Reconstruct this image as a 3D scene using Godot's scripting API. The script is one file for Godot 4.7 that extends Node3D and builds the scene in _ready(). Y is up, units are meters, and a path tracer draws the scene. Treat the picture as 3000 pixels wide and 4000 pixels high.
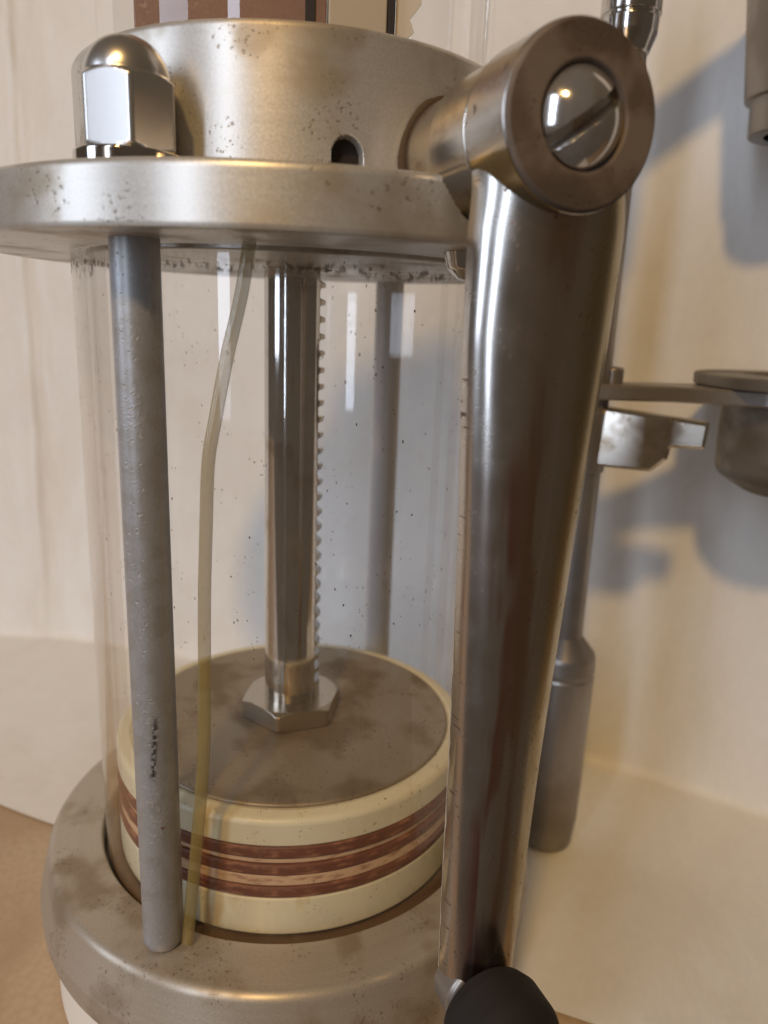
extends Node3D

# All shapes are written in millimetres round the machine's axis (y up) and turned into metres here.
const K := 0.001
const PHI := 15.78 * PI / 180.0            # the lever's shaft points this far right of the camera side
const HUB_S := 16.5
const HUB_Y := 28.4
const TABLE_Y := -172.0

var sd := Vector3(cos(PHI), 0, -sin(PHI))  # across the shaft
var ax := Vector3(sin(PHI), 0, cos(PHI))   # along the shaft, outwards
var M := {}
var names := {}
var rng := RandomNumberGenerator.new()


# ---------------------------------------------------------------- mesh helpers
class Buf:
	var v := PackedVector3Array()
	var n := PackedVector3Array()
	var uv := PackedVector2Array()
	var ix := PackedInt32Array()

	# rows[j][i]: i runs round (or across), j along. du x dv is the outer side.
	func grid(rows: Array, closed: bool, uvs: Array = [], flat := false) -> void:
		var nj := rows.size()
		var ni: int = rows[0].size()
		if flat:
			for j in nj - 1:
				for i in (ni if closed else ni - 1):
					var i2 := (i + 1) % ni
					quad(rows[j][i], rows[j][i2], rows[j + 1][i2], rows[j + 1][i], uvs[j][i] if uvs else Vector2(), uvs[j][i2] if uvs else Vector2(), uvs[j + 1][i2] if uvs else Vector2(), uvs[j + 1][i] if uvs else Vector2())
			return
		var acc := PackedVector3Array()
		acc.resize(nj * ni)
		for j in nj - 1:
			for i in (ni if closed else ni - 1):
				var i2 := (i + 1) % ni
				var a: Vector3 = rows[j][i]
				var b: Vector3 = rows[j][i2]
				var c: Vector3 = rows[j + 1][i2]
				var d: Vector3 = rows[j + 1][i]
				var f := (c - a).cross(d - b)
				acc[j * ni + i] += f
				acc[j * ni + i2] += f
				acc[(j + 1) * ni + i] += f
				acc[(j + 1) * ni + i2] += f
		var base := v.size()
		var cols := ni + 1 if closed else ni
		for j in nj:
			for c in cols:
				var i := c % ni
				v.append(rows[j][i])
				var nn := acc[j * ni + i]
				n.append(nn.normalized() if nn.length_squared() > 0.0 else Vector3.UP)
				if uvs:
					uv.append(uvs[j][c] if uvs[j].size() > c else uvs[j][i])
				else:
					uv.append(Vector2(rows[j][i].x, rows[j][i].y) / 64.0)
		for j in nj - 1:
			for c in cols - 1:
				var p := base + j * cols + c
				ix.append_array(PackedInt32Array([p, p + cols, p + 1, p + 1, p + cols, p + cols + 1]))

	func quad(a: Vector3, b: Vector3, c: Vector3, d: Vector3, ua := Vector2(), ub := Vector2(), uc := Vector2(), ud := Vector2()) -> void:
		var base := v.size()
		var nn := (b - a).cross(d - a)
		if nn.length_squared() < 1e-12:
			nn = (c - b).cross(d - b)
		nn = nn.normalized()
		v.append_array(PackedVector3Array([a, b, c, d]))
		n.append_array(PackedVector3Array([nn, nn, nn, nn]))
		uv.append_array(PackedVector2Array([ua, ub, uc, ud]))
		ix.append_array(PackedInt32Array([base, base + 3, base + 1, base + 1, base + 3, base + 2]))

	func fan(centre: Vector3, ring: PackedVector3Array, up: Vector3) -> void:
		var base := v.size()
		v.append(centre)
		n.append(up)
		uv.append(Vector2(centre.x, centre.z) / 64.0)
		for p in ring:
			v.append(p)
			n.append(up)
			uv.append(Vector2(p.x, p.z) / 64.0)
		var m := ring.size()
		for i in m:
			var b := base + 1 + i
			var c := base + 1 + (i + 1) % m
			var f := (v[b] - centre).cross(v[c] - centre)
			if f.dot(up) > 0.0:
				ix.append_array(PackedInt32Array([base, c, b]))
			else:
				ix.append_array(PackedInt32Array([base, b, c]))

	func moved(t: Transform3D) -> Buf:
		for i in v.size():
			v[i] = t * v[i]
			n[i] = (t.basis * n[i]).normalized()
		return self


func number(called: String, parent: Node) -> String:
	var key := str(parent.get_instance_id()) + called
	names[key] = names.get(key, -1) + 1
	return called if names[key] == 0 else "%s_%03d" % [called, names[key]]


func obj(called: String, b: Buf, mat: Material, parent: Node) -> MeshInstance3D:
	var pts := b.v
	for i in pts.size():
		pts[i] = pts[i] * K
	var arr := []
	arr.resize(Mesh.ARRAY_MAX)
	arr[Mesh.ARRAY_VERTEX] = pts
	arr[Mesh.ARRAY_NORMAL] = b.n
	arr[Mesh.ARRAY_TEX_UV] = b.uv
	arr[Mesh.ARRAY_INDEX] = b.ix
	var mesh := ArrayMesh.new()
	mesh.add_surface_from_arrays(Mesh.PRIMITIVE_TRIANGLES, arr)
	var o := MeshInstance3D.new()
	o.name = number(called, parent)
	o.mesh = mesh
	o.material_override = null
	mesh.surface_set_material(0, mat)
	parent.add_child(o, true)
	return o


func thing(called: String, label: String, category: String) -> Node3D:
	var o := Node3D.new()
	o.name = called
	o.set_meta("label", label)
	o.set_meta("category", category)
	add_child(o, true)
	return o


# profile points: Vector3(r, y, corner radius); the outside lies to the right going up
func rounded(pts: Array) -> PackedVector2Array:
	var out := PackedVector2Array()
	for k in pts.size():
		var p := Vector2(pts[k].x, pts[k].y)
		var rad: float = pts[k].z if pts[k] is Vector3 else 0.0
		if rad <= 0.0 or k == 0 or k == pts.size() - 1:
			out.append(p)
			continue
		var a := (Vector2(pts[k - 1].x, pts[k - 1].y) - p)
		var b := (Vector2(pts[k + 1].x, pts[k + 1].y) - p)
		var half := absf(a.angle_to(b)) / 2.0
		var cut := minf(rad / tan(half), minf(a.length(), b.length()) * 0.49)
		var r2 := cut * tan(half)
		var p0 := p + a.normalized() * cut
		var p1 := p + b.normalized() * cut
		var mid := p + (a.normalized() + b.normalized()).normalized() * (r2 / sin(half))
		for s in 7:
			var w := s / 6.0
			var d0 := p0 - mid
			var d1 := p1 - mid
			out.append(mid + d0.rotated(d0.angle_to(d1) * w))
	return out


func lathe(pts: Array, segs := 128, t := Transform3D(), b: Buf = null, uv_r := 0.0) -> Buf:
	var pr := rounded(pts)
	var out := Buf.new()
	var start := 0
	var along := 0.0
	var ref := uv_r
	if ref == 0.0:
		for p in pr:
			ref = maxf(ref, p.x)
	var tiles := maxf(2.0, roundf(TAU * ref / 128.0) * 2.0)
	for k in range(1, pr.size()):
		var last := k == pr.size() - 1
		var turn := 0.0
		if not last:
			turn = absf((pr[k] - pr[k - 1]).angle_to(pr[k + 1] - pr[k]))
		if last or turn > 0.6:
			var rows := []
			var uvs := []
			for j in range(start, k + 1):
				if j > start:
					along += pr[j].distance_to(pr[j - 1])
				var row := PackedVector3Array()
				var ur := PackedVector2Array()
				for i in segs + 1:
					var a := TAU * i / segs + PI
					if i < segs:
						row.append(Vector3(pr[j].x * sin(a), pr[j].y, pr[j].x * cos(a)))
					ur.append(Vector2(tiles * i / segs, along / 64.0))
				rows.append(row)
				uvs.append(ur)
			out.grid(rows, true, uvs)
			start = k
	out.moved(t)
	if b:
		join(b, out)
		return b
	return out


func join(a: Buf, b: Buf) -> void:
	var base := a.v.size()
	a.v.append_array(b.v)
	a.n.append_array(b.n)
	a.uv.append_array(b.uv)
	for i in b.ix:
		a.ix.append(i + base)


# a solid with a flat outline in the x-z plane, from y0 to y1, with chamfered rims
func slab(outline: PackedVector2Array, y0: float, y1: float, bevel: float, t := Transform3D()) -> Buf:
	var b := Buf.new()
	var m := outline.size()
	var area := 0.0
	for i in m:
		area += outline[i].cross(outline[(i + 1) % m])
	if area < 0:                            # wanted: counter-clockwise in (x, -z), so that du x up points outwards
		outline = outline.duplicate()
		outline.reverse()
	var nrm := PackedVector2Array()
	for i in m:
		var e := (outline[(i + 1) % m] - outline[(i - 1 + m) % m]).normalized()
		nrm.append(Vector2(e.y, -e.x))
	var row := func(y: float, off: float) -> PackedVector3Array:
		var r := PackedVector3Array()
		for i in m:
			var p := outline[i] - nrm[i] * off
			r.append(Vector3(p.x, y, -p.y))
		return r
	var r0: PackedVector3Array = row.call(y0, bevel)
	var r1: PackedVector3Array = row.call(y0 + bevel, 0.0)
	var r2: PackedVector3Array = row.call(y1 - bevel, 0.0)
	var r3: PackedVector3Array = row.call(y1, bevel)
	var uvs := []
	for y in [y0, y0 + bevel, y1 - bevel, y1]:
		var ur := PackedVector2Array()
		var run := 0.0
		for i in m + 1:
			ur.append(Vector2(run, y) / 64.0)
			run += outline[i % m].distance_to(outline[(i + 1) % m])
		uvs.append(ur)
	b.grid([r1, r2], true, [uvs[1], uvs[2]])
	b.grid([r0, r1], true, [uvs[0], uvs[1]])
	b.grid([r2, r3], true, [uvs[2], uvs[3]])
	for cap in [[r0, -1.0], [r3, 1.0]]:
		var flat := PackedVector2Array()
		for p in cap[0]:
			flat.append(Vector2(p.x, -p.z))
		var tri := Geometry2D.triangulate_polygon(flat)
		var base := b.v.size()
		for p in cap[0]:
			b.v.append(p)
			b.n.append(Vector3(0, cap[1], 0))
			b.uv.append(Vector2(p.x, p.z) / 64.0)
		for k in range(0, tri.size(), 3):
			var A: Vector3 = cap[0][tri[k]]
			var f: float = (cap[0][tri[k + 1]] - A).cross(cap[0][tri[k + 2]] - A).y
			if (f > 0.0) == (cap[1] > 0.0):
				b.ix.append_array(PackedInt32Array([base + tri[k], base + tri[k + 2], base + tri[k + 1]]))
			else:
				b.ix.append_array(PackedInt32Array([base + tri[k], base + tri[k + 1], base + tri[k + 2]]))
	return b.moved(t)


func soft_outline(pts: PackedVector2Array, radius: float) -> PackedVector2Array:
	var out := PackedVector2Array()
	var m := pts.size()
	for k in m:
		var p := pts[k]
		var a := pts[(k - 1 + m) % m] - p
		var c := pts[(k + 1) % m] - p
		var half := absf(a.angle_to(c)) / 2.0
		var cut := minf(radius / tan(half), minf(a.length(), c.length()) * 0.45)
		var r2 := cut * tan(half)
		var p0 := p + a.normalized() * cut
		var p1 := p + c.normalized() * cut
		var mid := p + (a.normalized() + c.normalized()).normalized() * (r2 / sin(half))
		for s in 6:
			var d0 := p0 - mid
			var d1 := p1 - mid
			out.append(mid + d0.rotated(d0.angle_to(d1) * s / 5.0))
	return out


func box(a: Vector3, c: Vector3, bevel := 0.4) -> Buf:
	var o := soft_outline(PackedVector2Array([Vector2(a.x, -c.z), Vector2(c.x, -c.z), Vector2(c.x, -a.z), Vector2(a.x, -a.z)]), bevel)
	return slab(o, a.y, c.y, bevel)


func spline(p: Array, steps: int) -> PackedVector3Array:
	var out := PackedVector3Array()
	for k in p.size() - 1:
		var a: Vector3 = p[maxi(k - 1, 0)]
		var d: Vector3 = p[mini(k + 2, p.size() - 1)]
		for s in steps:
			out.append(p[k].cubic_interpolate(p[k + 1], a, d, s / float(steps)))
	out.append(p[p.size() - 1])
	return out


func tube(path: PackedVector3Array, radii: Callable, segs := 12) -> Buf:
	var rows := []
	var uvs := []
	var side := Vector3.RIGHT
	var run := 0.0
	for k in path.size():
		var d := (path[mini(k + 1, path.size() - 1)] - path[maxi(k - 1, 0)]).normalized()
		side = (side - d * side.dot(d)).normalized()
		var up := d.cross(side)
		var r: Vector2 = radii.call(k / float(path.size() - 1))
		if k:
			run += path[k].distance_to(path[k - 1])
		var row := PackedVector3Array()
		var ur := PackedVector2Array()
		for i in segs + 1:
			var a := TAU * i / segs
			if i < segs:
				row.append(path[k] + side * cos(a) * r.x + up * sin(a) * r.y)
			ur.append(Vector2(i / float(segs) * 0.2, run / 64.0))
		rows.append(row)
		uvs.append(ur)
	var b := Buf.new()
	b.grid(rows, true, uvs)
	b.fan(path[0], rows[0], (path[0] - path[1]).normalized())
	b.fan(path[path.size() - 1], rows[rows.size() - 1], (path[path.size() - 1] - path[path.size() - 2]).normalized())
	return b


# ---------------------------------------------------------------- textures
func noise_bytes(w: int, h: int, sd_: int, freq: float, oct := 4, kind := FastNoiseLite.TYPE_SIMPLEX_SMOOTH, seamless := true, sx := 1) -> PackedByteArray:
	var f := FastNoiseLite.new()
	f.seed = sd_
	f.frequency = freq
	f.noise_type = kind
	f.fractal_octaves = oct
	var im: Image
	if seamless:
		im = f.get_seamless_image(w / sx, h)
	else:
		im = f.get_image(w / sx, h)
	im.convert(Image.FORMAT_L8)
	if sx > 1:
		im.resize(w, h, Image.INTERPOLATE_CUBIC)
	return im.get_data()


func tex(w: int, h: int, rgb: PackedByteArray, format := Image.FORMAT_RGB8) -> ImageTexture:
	return ImageTexture.create_from_image(Image.create_from_data(w, h, false, format, rgb))


func st(a: float, b: float, x: float) -> float:
	return smoothstep(a, b, x)


# worn metal: three maps; base and stain are sRGB
func worn(sz: int, sd_: int, base: Color, stain: Color, pit: Color, stain_at: float, pit_at: float, rough: Vector2, streak := 0.0) -> Array:
	var cloud := noise_bytes(sz, sz, sd_, 0.006, 5)
	var cloud2 := noise_bytes(sz, sz, sd_ + 1, 0.011, 4)
	var fine := noise_bytes(sz, sz, sd_ + 2, 0.13, 3)
	var grain := noise_bytes(sz, sz, sd_ + 3, 0.25, 2)
	var lines := noise_bytes(sz, sz, sd_ + 4, 0.09, 3, FastNoiseLite.TYPE_SIMPLEX_SMOOTH, true)
	var col := PackedByteArray()
	var ro := PackedByteArray()
	var hi := PackedByteArray()
	col.resize(sz * sz * 3)
	ro.resize(sz * sz)
	hi.resize(sz * sz)
	for y in sz:
		for x in sz:
			var k := y * sz + x
			var c := cloud[k] / 255.0
			var c2 := cloud2[k] / 255.0
			var f := fine[k] / 255.0
			var g := grain[k] / 255.0
			var l := lines[(y) * sz + (x / 24) % sz] / 255.0 if streak > 0.0 else 0.5
			var s := st(stain_at - 0.12, stain_at + 0.2, c * 0.75 + c2 * 0.25)
			var p := st(pit_at, pit_at + 0.08, f) * st(0.52, 0.66, c2)
			p = maxf(p, 0.4 * st(0.84, 0.90, f * 0.7 + g * 0.3))
			var q := base.lerp(stain, s * (0.6 + 0.4 * g))
			q = q.lerp(pit, p * 0.42)
			var tone := 1.0 + (g - 0.5) * 0.10 + (l - 0.5) * streak
			col[k * 3] = clampi(int(q.r * tone * 255), 0, 255)
			col[k * 3 + 1] = clampi(int(q.g * tone * 255), 0, 255)
			col[k * 3 + 2] = clampi(int(q.b * tone * 255), 0, 255)
			ro[k] = clampi(int((lerpf(rough.x, rough.y, s * 0.6 + g * 0.25 + p * 0.4) + (l - 0.5) * streak * 0.5) * 255), 0, 255)
			hi[k] = clampi(int((0.7 - p * 0.55 + (g - 0.5) * 0.12 + (l - 0.5) * streak) * 255), 0, 255)
	return [tex(sz, sz, col), tex(sz, sz, ro, Image.FORMAT_L8), tex(sz, sz, hi, Image.FORMAT_L8)]


func mat(maps: Array, metallic: float, bump: float, tint := Color.WHITE, scale := 1.0, rough := 1.0, tri := false) -> StandardMaterial3D:
	var m := StandardMaterial3D.new()
	m.albedo_color = tint
	m.albedo_texture = maps[0]
	m.roughness_texture = maps[1]
	m.roughness = rough
	m.metallic = metallic
	if bump > 0.0:
		m.heightmap_enabled = true
		m.heightmap_texture = maps[2]
		m.heightmap_scale = bump * 0.1 # mm to cm
	m.uv1_scale = Vector3.ONE * scale
	if tri:
		m.uv1_triplanar = true
		m.uv1_scale = Vector3.ONE * scale / 0.064
	return m


func plain(c: Color, rough: float, metallic := 0.0) -> StandardMaterial3D:
	var m := StandardMaterial3D.new()
	m.albedo_color = c
	m.roughness = rough
	m.metallic = metallic
	return m


func make_materials() -> void:
	var alu := worn(768, 11, Color(0.79, 0.775, 0.75), Color(0.64, 0.59, 0.52), Color(0.32, 0.27, 0.22), 0.60, 0.71, Vector2(0.36, 0.56), 0.03)
	M.alu = mat(alu, 0.6, 0.035, Color.WHITE, 0.5)
	M.alu_dull = mat(alu, 0.5, 0.03, Color(0.90, 0.87, 0.83), 0.5, 1.05)
	for k in [M.alu, M.alu_dull]:
		k.anisotropy_enabled = true
		k.anisotropy = -0.55
	M.alu_bright = mat(alu, 0.95, 0.03, Color(1.0, 0.98, 0.96), 0.8, 0.55)
	M.cast = mat(worn(256, 21, Color(0.60, 0.575, 0.55), Color(0.52, 0.485, 0.45), Color(0.36, 0.31, 0.27), 0.55, 0.80, Vector2(0.34, 0.5)), 0.7, 0.05, Color.WHITE, 1.0, 1.0, true)
	var chrome := worn(384, 31, Color(0.80, 0.79, 0.78), Color(0.66, 0.60, 0.53), Color(0.30, 0.20, 0.13), 0.66, 0.80, Vector2(0.10, 0.30))
	M.chrome = mat(chrome, 1.0, 0.02, Color.WHITE, 1.0)
	M.nut = plain(Color(0.80, 0.79, 0.78), 0.27, 0.92)
	M.rod = mat(chrome, 0.95, 0.02, Color(1, 1, 1), 1.0, 0.6)
	M.cup = mat(worn(384, 171, Color(0.52, 0.49, 0.45), Color(0.40, 0.36, 0.31), Color(0.62, 0.58, 0.52), 0.45, 0.72, Vector2(0.4, 0.7)), 0.6, 0.05, Color.WHITE, 1.0, 1.0, true)
	M.satin = mat(chrome, 0.85, 0.0, Color(1, 1, 1), 1.0, 0.8)
	M.chrome_clean = mat(chrome, 1.0, 0.0, Color(1.0, 0.99, 0.98), 1.0, 0.55)
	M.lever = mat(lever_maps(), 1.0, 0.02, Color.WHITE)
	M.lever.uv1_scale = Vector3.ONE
	var rust := worn(256, 51, Color(0.47, 0.415, 0.365), Color(0.30, 0.245, 0.205), Color(0.22, 0.16, 0.12), 0.45, 0.68, Vector2(0.62, 0.85))
	M.rust = mat(rust, 0.1, 0.10, Color(1.0, 1.0, 1.0), 2.2, 1.0, true)
	var crown := worn(384, 71, Color(0.61, 0.555, 0.475), Color(0.50, 0.43, 0.345), Color(0.22, 0.17, 0.14), 0.52, 0.72, Vector2(0.45, 0.75))
	M.disc = mat(crown, 0.55, 0.06, Color.WHITE, 1.0, 1.0, true)
	M.post = mat(post_maps(), 0.4, 0.15)
	M.post.metallic_specular = 0.55
	M.post_back = plain(Color(0.78, 0.78, 0.79), 0.4)
	M.cream = mat(cream_maps(), 0.0, 0.0)
	M.rubber = mat(band_maps(Color(0.42, 0.23, 0.15), Color(0.64, 0.44, 0.31), 811), 0.0, 0.0)
	M.rubber_pale = mat(band_maps(Color(0.82, 0.68, 0.54), Color(0.58, 0.40, 0.30), 821), 0.0, 0.0)
	M.white = plain(Color(0.90, 0.89, 0.86), 0.35)
	M.black = plain(Color(0.10, 0.08, 0.07), 0.8)
	M.dirty_nut = plain(Color(0.74, 0.71, 0.66), 0.24, 0.9)
	M.dark = plain(Color(0.12, 0.09, 0.07), 0.8)
	M.grime = plain(Color(0.29, 0.22, 0.14), 0.9)
	M.gap_brown = plain(Color(0.38, 0.28, 0.19), 0.5)  # dark tone of the gap below the piston, put into colour
	M.speck = plain(Color(0.30, 0.24, 0.19), 0.7)
	M.chip = plain(Color(0.70, 0.64, 0.56), 0.55)
	M.redbrown = mat(worn(256, 91, Color(0.55, 0.41, 0.34), Color(0.47, 0.34, 0.28), Color(0.72, 0.64, 0.55), 0.5, 0.72, Vector2(0.35, 0.6)), 0.0, 0.05, Color.WHITE, 1.0)
	M.pale = plain(Color(0.72, 0.66, 0.56), 0.5)
	M.paper_label = plain(Color(0.84, 0.79, 0.71), 0.7)
	# clear acrylic
	var g := StandardMaterial3D.new()
	g.albedo_color = Color(0.92, 0.90, 0.84, 0.015)
	g.roughness = 0.012
	g.transparency = BaseMaterial3D.TRANSPARENCY_ALPHA
	M.glass = g
	var tint := StandardMaterial3D.new()
	tint.albedo_color = Color(0.78, 0.63, 0.40, 0.10)
	tint.roughness = 0.6
	tint.transparency = BaseMaterial3D.TRANSPARENCY_ALPHA
	M.tint = tint
	var h := StandardMaterial3D.new()
	h.albedo_color = Color(0.62, 0.54, 0.30, 0.42)
	h.roughness = 0.15
	h.transparency = BaseMaterial3D.TRANSPARENCY_ALPHA
	M.hose = h
	var film := StandardMaterial3D.new()
	film.albedo_texture = film_map()
	film.transparency = BaseMaterial3D.TRANSPARENCY_ALPHA
	film.roughness = 0.6
	M.film = film
	var sheet := sheet_maps()
	M.sheet = mat(sheet, 0.0, 0.0, Color.WHITE)
	M.sheet.roughness = 0.9
	M.sheet.roughness_texture = null
	M.sheet.heightmap_enabled = true
	M.sheet.heightmap_texture = sheet[2]
	M.sheet.heightmap_scale = 0.06
	M.wood = mat(worn(256, 131, Color(0.72, 0.63, 0.52), Color(0.66, 0.56, 0.45), Color(0.50, 0.41, 0.32), 0.5, 0.85, Vector2(0.45, 0.6)), 0.0, 0.02, Color.WHITE, 0.4, 1.0, true)


# the lever's plating: u across, v along; red, brown and olive room reflections painted in, with tarnish streaks, pits, worn spots
func lever_maps() -> Array:
	var w := 256
	var h := 1024
	var long := noise_bytes(w, h, 301, 0.014, 3)
	var cloud := noise_bytes(w, h, 302, 0.012, 4)
	var fine := noise_bytes(w, h, 303, 0.10, 3, FastNoiseLite.TYPE_SIMPLEX_SMOOTH, true, 1)
	var col := PackedByteArray()
	var ro := PackedByteArray()
	var hi := PackedByteArray()
	col.resize(w * h * 3)
	ro.resize(w * h)
	hi.resize(w * h)
	for y in h:
		for x in w:
			var k := y * w + x
			var u := x / float(w)
			var l := long[(y / 5) * w + x] / 255.0
			var c := cloud[k] / 255.0
			var f := fine[k] / 255.0
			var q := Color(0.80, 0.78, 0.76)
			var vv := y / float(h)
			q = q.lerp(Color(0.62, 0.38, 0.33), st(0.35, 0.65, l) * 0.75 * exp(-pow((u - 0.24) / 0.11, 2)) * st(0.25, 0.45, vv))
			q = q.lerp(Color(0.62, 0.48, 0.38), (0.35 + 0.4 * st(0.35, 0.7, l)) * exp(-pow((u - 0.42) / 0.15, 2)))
			q = q.lerp(Color(0.56, 0.48, 0.30), (0.55 + 0.25 * c) * st(0.5, 0.75, u))  # reflected wall painted into the right-hand side as olive
			var p := st(0.76, 0.84, f) * st(0.5, 0.65, c)
			q = q.lerp(Color(0.30, 0.20, 0.14), p * 0.6)
			col[k * 3] = int(q.r * 255)
			col[k * 3 + 1] = int(q.g * 255)
			col[k * 3 + 2] = int(q.b * 255)
			ro[k] = clampi(int((0.19 + 0.09 * c + 0.3 * p + 0.05 * l) * 255), 0, 255)
			hi[k] = int((0.7 - p * 0.5) * 255)
	return [tex(w, h, col), tex(w, h, ro, Image.FORMAT_L8), tex(w, h, hi, Image.FORMAT_L8)]


# the front post: grey paint with chips, blisters and a rusty bare patch low down
func post_maps() -> Array:
	var w := 160
	var h := 1024
	var fine := noise_bytes(w, h, 401, 0.09, 4)
	var cloud := noise_bytes(w, h, 402, 0.02, 4)
	var grain := noise_bytes(w, h, 403, 0.2, 2)
	var col := PackedByteArray()
	var ro := PackedByteArray()
	var hi := PackedByteArray()
	col.resize(w * h * 3)
	ro.resize(w * h)
	hi.resize(w * h)
	for y in h:
		var v := 1.0 - y / float(h)         # 0 at the foot, 1 under the flange
		# where the paint has suffered
		var worn_here := 0.34 * exp(-pow((v - 0.235) / 0.05, 2)) + 0.30 * exp(-pow((v - 0.385) / 0.02, 2)) + 0.17 * exp(-pow((v - 0.80) / 0.05, 2)) + 0.16 * exp(-pow((v - 0.895) / 0.02, 2))
		for x in w:
			var k := y * w + x
			var f := fine[k] / 255.0
			var c := cloud[k] / 255.0
			var g := grain[k] / 255.0
			var u := x / float(w)
			var facing := exp(-pow((u - 0.53) / 0.12, 2))
			var d := st(0.79, 0.86, f + worn_here * (0.35 + 0.65 * facing) * 0.62)
			var q := Color(0.66, 0.66, 0.67).lerp(Color(0.63, 0.625, 0.62), st(0.4, 0.75, c))
			var bare := Color(0.66, 0.645, 0.63).lerp(Color(0.42, 0.25, 0.17), st(0.60, 0.68, c * 0.5 + 0.45 * exp(-pow((v - 0.215) / 0.012, 2)) * exp(-pow((u - 0.53) / 0.06, 2))))
			q = q.lerp(bare, d * (0.35 + 0.5 * st(0.05, 0.3, worn_here)))
			# a long dark scrape
			var sc := exp(-pow((u - 0.52 - 0.02 * (v - 0.35) / 0.05) / 0.018, 2)) * st(0.285, 0.30, v) * st(0.395, 0.37, v) * st(0.42, 0.5, f)
			q = q.lerp(Color(0.20, 0.19, 0.19), sc * 0.8)
			var tone := 1.0 + (g - 0.5) * 0.08
			col[k * 3] = clampi(int(q.r * tone * 255), 0, 255)
			col[k * 3 + 1] = clampi(int(q.g * tone * 255), 0, 255)
			col[k * 3 + 2] = clampi(int(q.b * tone * 255), 0, 255)
			ro[k] = int((0.36 + 0.2 * d + 0.1 * g) * 255)
			hi[k] = clampi(int((0.5 + 0.4 * clampf((worn_here - 0.04) * 6.0, 0.0, 1.0) * st(0.50, 0.68, f * 0.8 + worn_here * facing * 0.5) + 0.012 * st(0.6, 0.75, f) - 0.45 * d + (g - 0.5) * 0.03) * 255), 0, 255)
	return [tex(w, h, col), tex(w, h, ro, Image.FORMAT_L8), tex(w, h, hi, Image.FORMAT_L8)]


func band_maps(a: Color, b: Color, sd_: int) -> Array:
	var w := 256
	var n := noise_bytes(w, w, sd_, 0.05, 4)
	var col := PackedByteArray()
	var ro := PackedByteArray()
	col.resize(w * w * 3)
	ro.resize(w * w)
	for y in w:
		for x in w:
			var k := y * w + x
			var t := n[((y * 3) % w) * w + x] / 255.0
			var q := a.lerp(b, 0.8 * st(0.48, 0.9, t))
			col[k * 3] = int(q.r * 255)
			col[k * 3 + 1] = int(q.g * 255)
			col[k * 3 + 2] = int(q.b * 255)
			ro[k] = int((0.45 + 0.3 * t) * 255)
	return [tex(w, w, col), tex(w, w, ro, Image.FORMAT_L8), null]


func cream_maps() -> Array:
	var w := 256
	var h := 256
	var a := noise_bytes(w, h, 501, 0.024, 4)
	var b := noise_bytes(w, h, 502, 0.05, 3)
	var col := PackedByteArray()
	var ro := PackedByteArray()
	col.resize(w * h * 3)
	ro.resize(w * h)
	for y in h:
		for x in w:
			var k := y * w + x
			var q := Color(0.87, 0.835, 0.71).lerp(Color(0.78, 0.68, 0.48), 0.6 * st(0.60, 0.9, a[(y / 3) * w + x] / 255.0))
			q = q.lerp(Color(0.55, 0.40, 0.25), st(0.78, 0.9, b[k] / 255.0) * 0.4)
			col[k * 3] = int(q.r * 255)
			col[k * 3 + 1] = int(q.g * 255)
			col[k * 3 + 2] = int(q.b * 255)
			ro[k] = int((0.28 + 0.2 * b[k] / 255.0) * 255)
	return [tex(w, h, col), tex(w, h, ro, Image.FORMAT_L8), null]


# dirt that sticks to the clear cylinder: u once round, v from the foot (0) to the flange (1)
func film_map() -> ImageTexture:
	var w := 1536
	var h := 512
	var rag := noise_bytes(w, h, 601, 0.03, 5)
	var fine := noise_bytes(w, h, 602, 0.12, 3)
	var dot := noise_bytes(w, h, 603, 0.22, 2)
	var px := PackedByteArray()
	px.resize(w * h * 4)
	px.fill(0)
	for y in h:
		var v := 1.0 - y / float(h)
		for x in w:
			var k := y * w + x
			var n := rag[k] / 255.0
			var f := fine[k] / 255.0
			var al := 0.0
			var q := Color(0.62, 0.52, 0.38)
			# a crust under the flange, with a ragged brown lower edge
			var edge := 0.979 - (n - 0.5) * 0.02
			if v > edge - 0.02:
				al = st(edge - 0.012, edge + 0.006, v) * (0.10 + 0.16 * f)
				q = Color(0.55, 0.47, 0.38)
				var rim := exp(-pow((v - edge) / 0.005, 2)) * st(0.45, 0.65, f)
				q = q.lerp(Color(0.33, 0.20, 0.12), rim)
				al = maxf(al, rim * 0.75)
			# a faint haze, thicker at the foot
			al = maxf(al, 0.012 + 0.03 * st(0.5, 0.8, n) + 0.10 * st(0.14, 0.0, v) * st(0.3, 0.7, n))
			# crumbs
			var d := st(0.82, 0.87, dot[k] / 255.0) * st(0.52, 0.68, n)
			if d > 0.0:
				al = maxf(al, d * 0.75)
				q = q.lerp(Color(0.36, 0.29, 0.22), d)
			px[k * 4] = int(q.r * 255)
			px[k * 4 + 1] = int(q.g * 255)
			px[k * 4 + 2] = int(q.b * 255)
			px[k * 4 + 3] = clampi(int(al * 255), 0, 255)
	return tex(w, h, px, Image.FORMAT_RGBA8)


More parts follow.
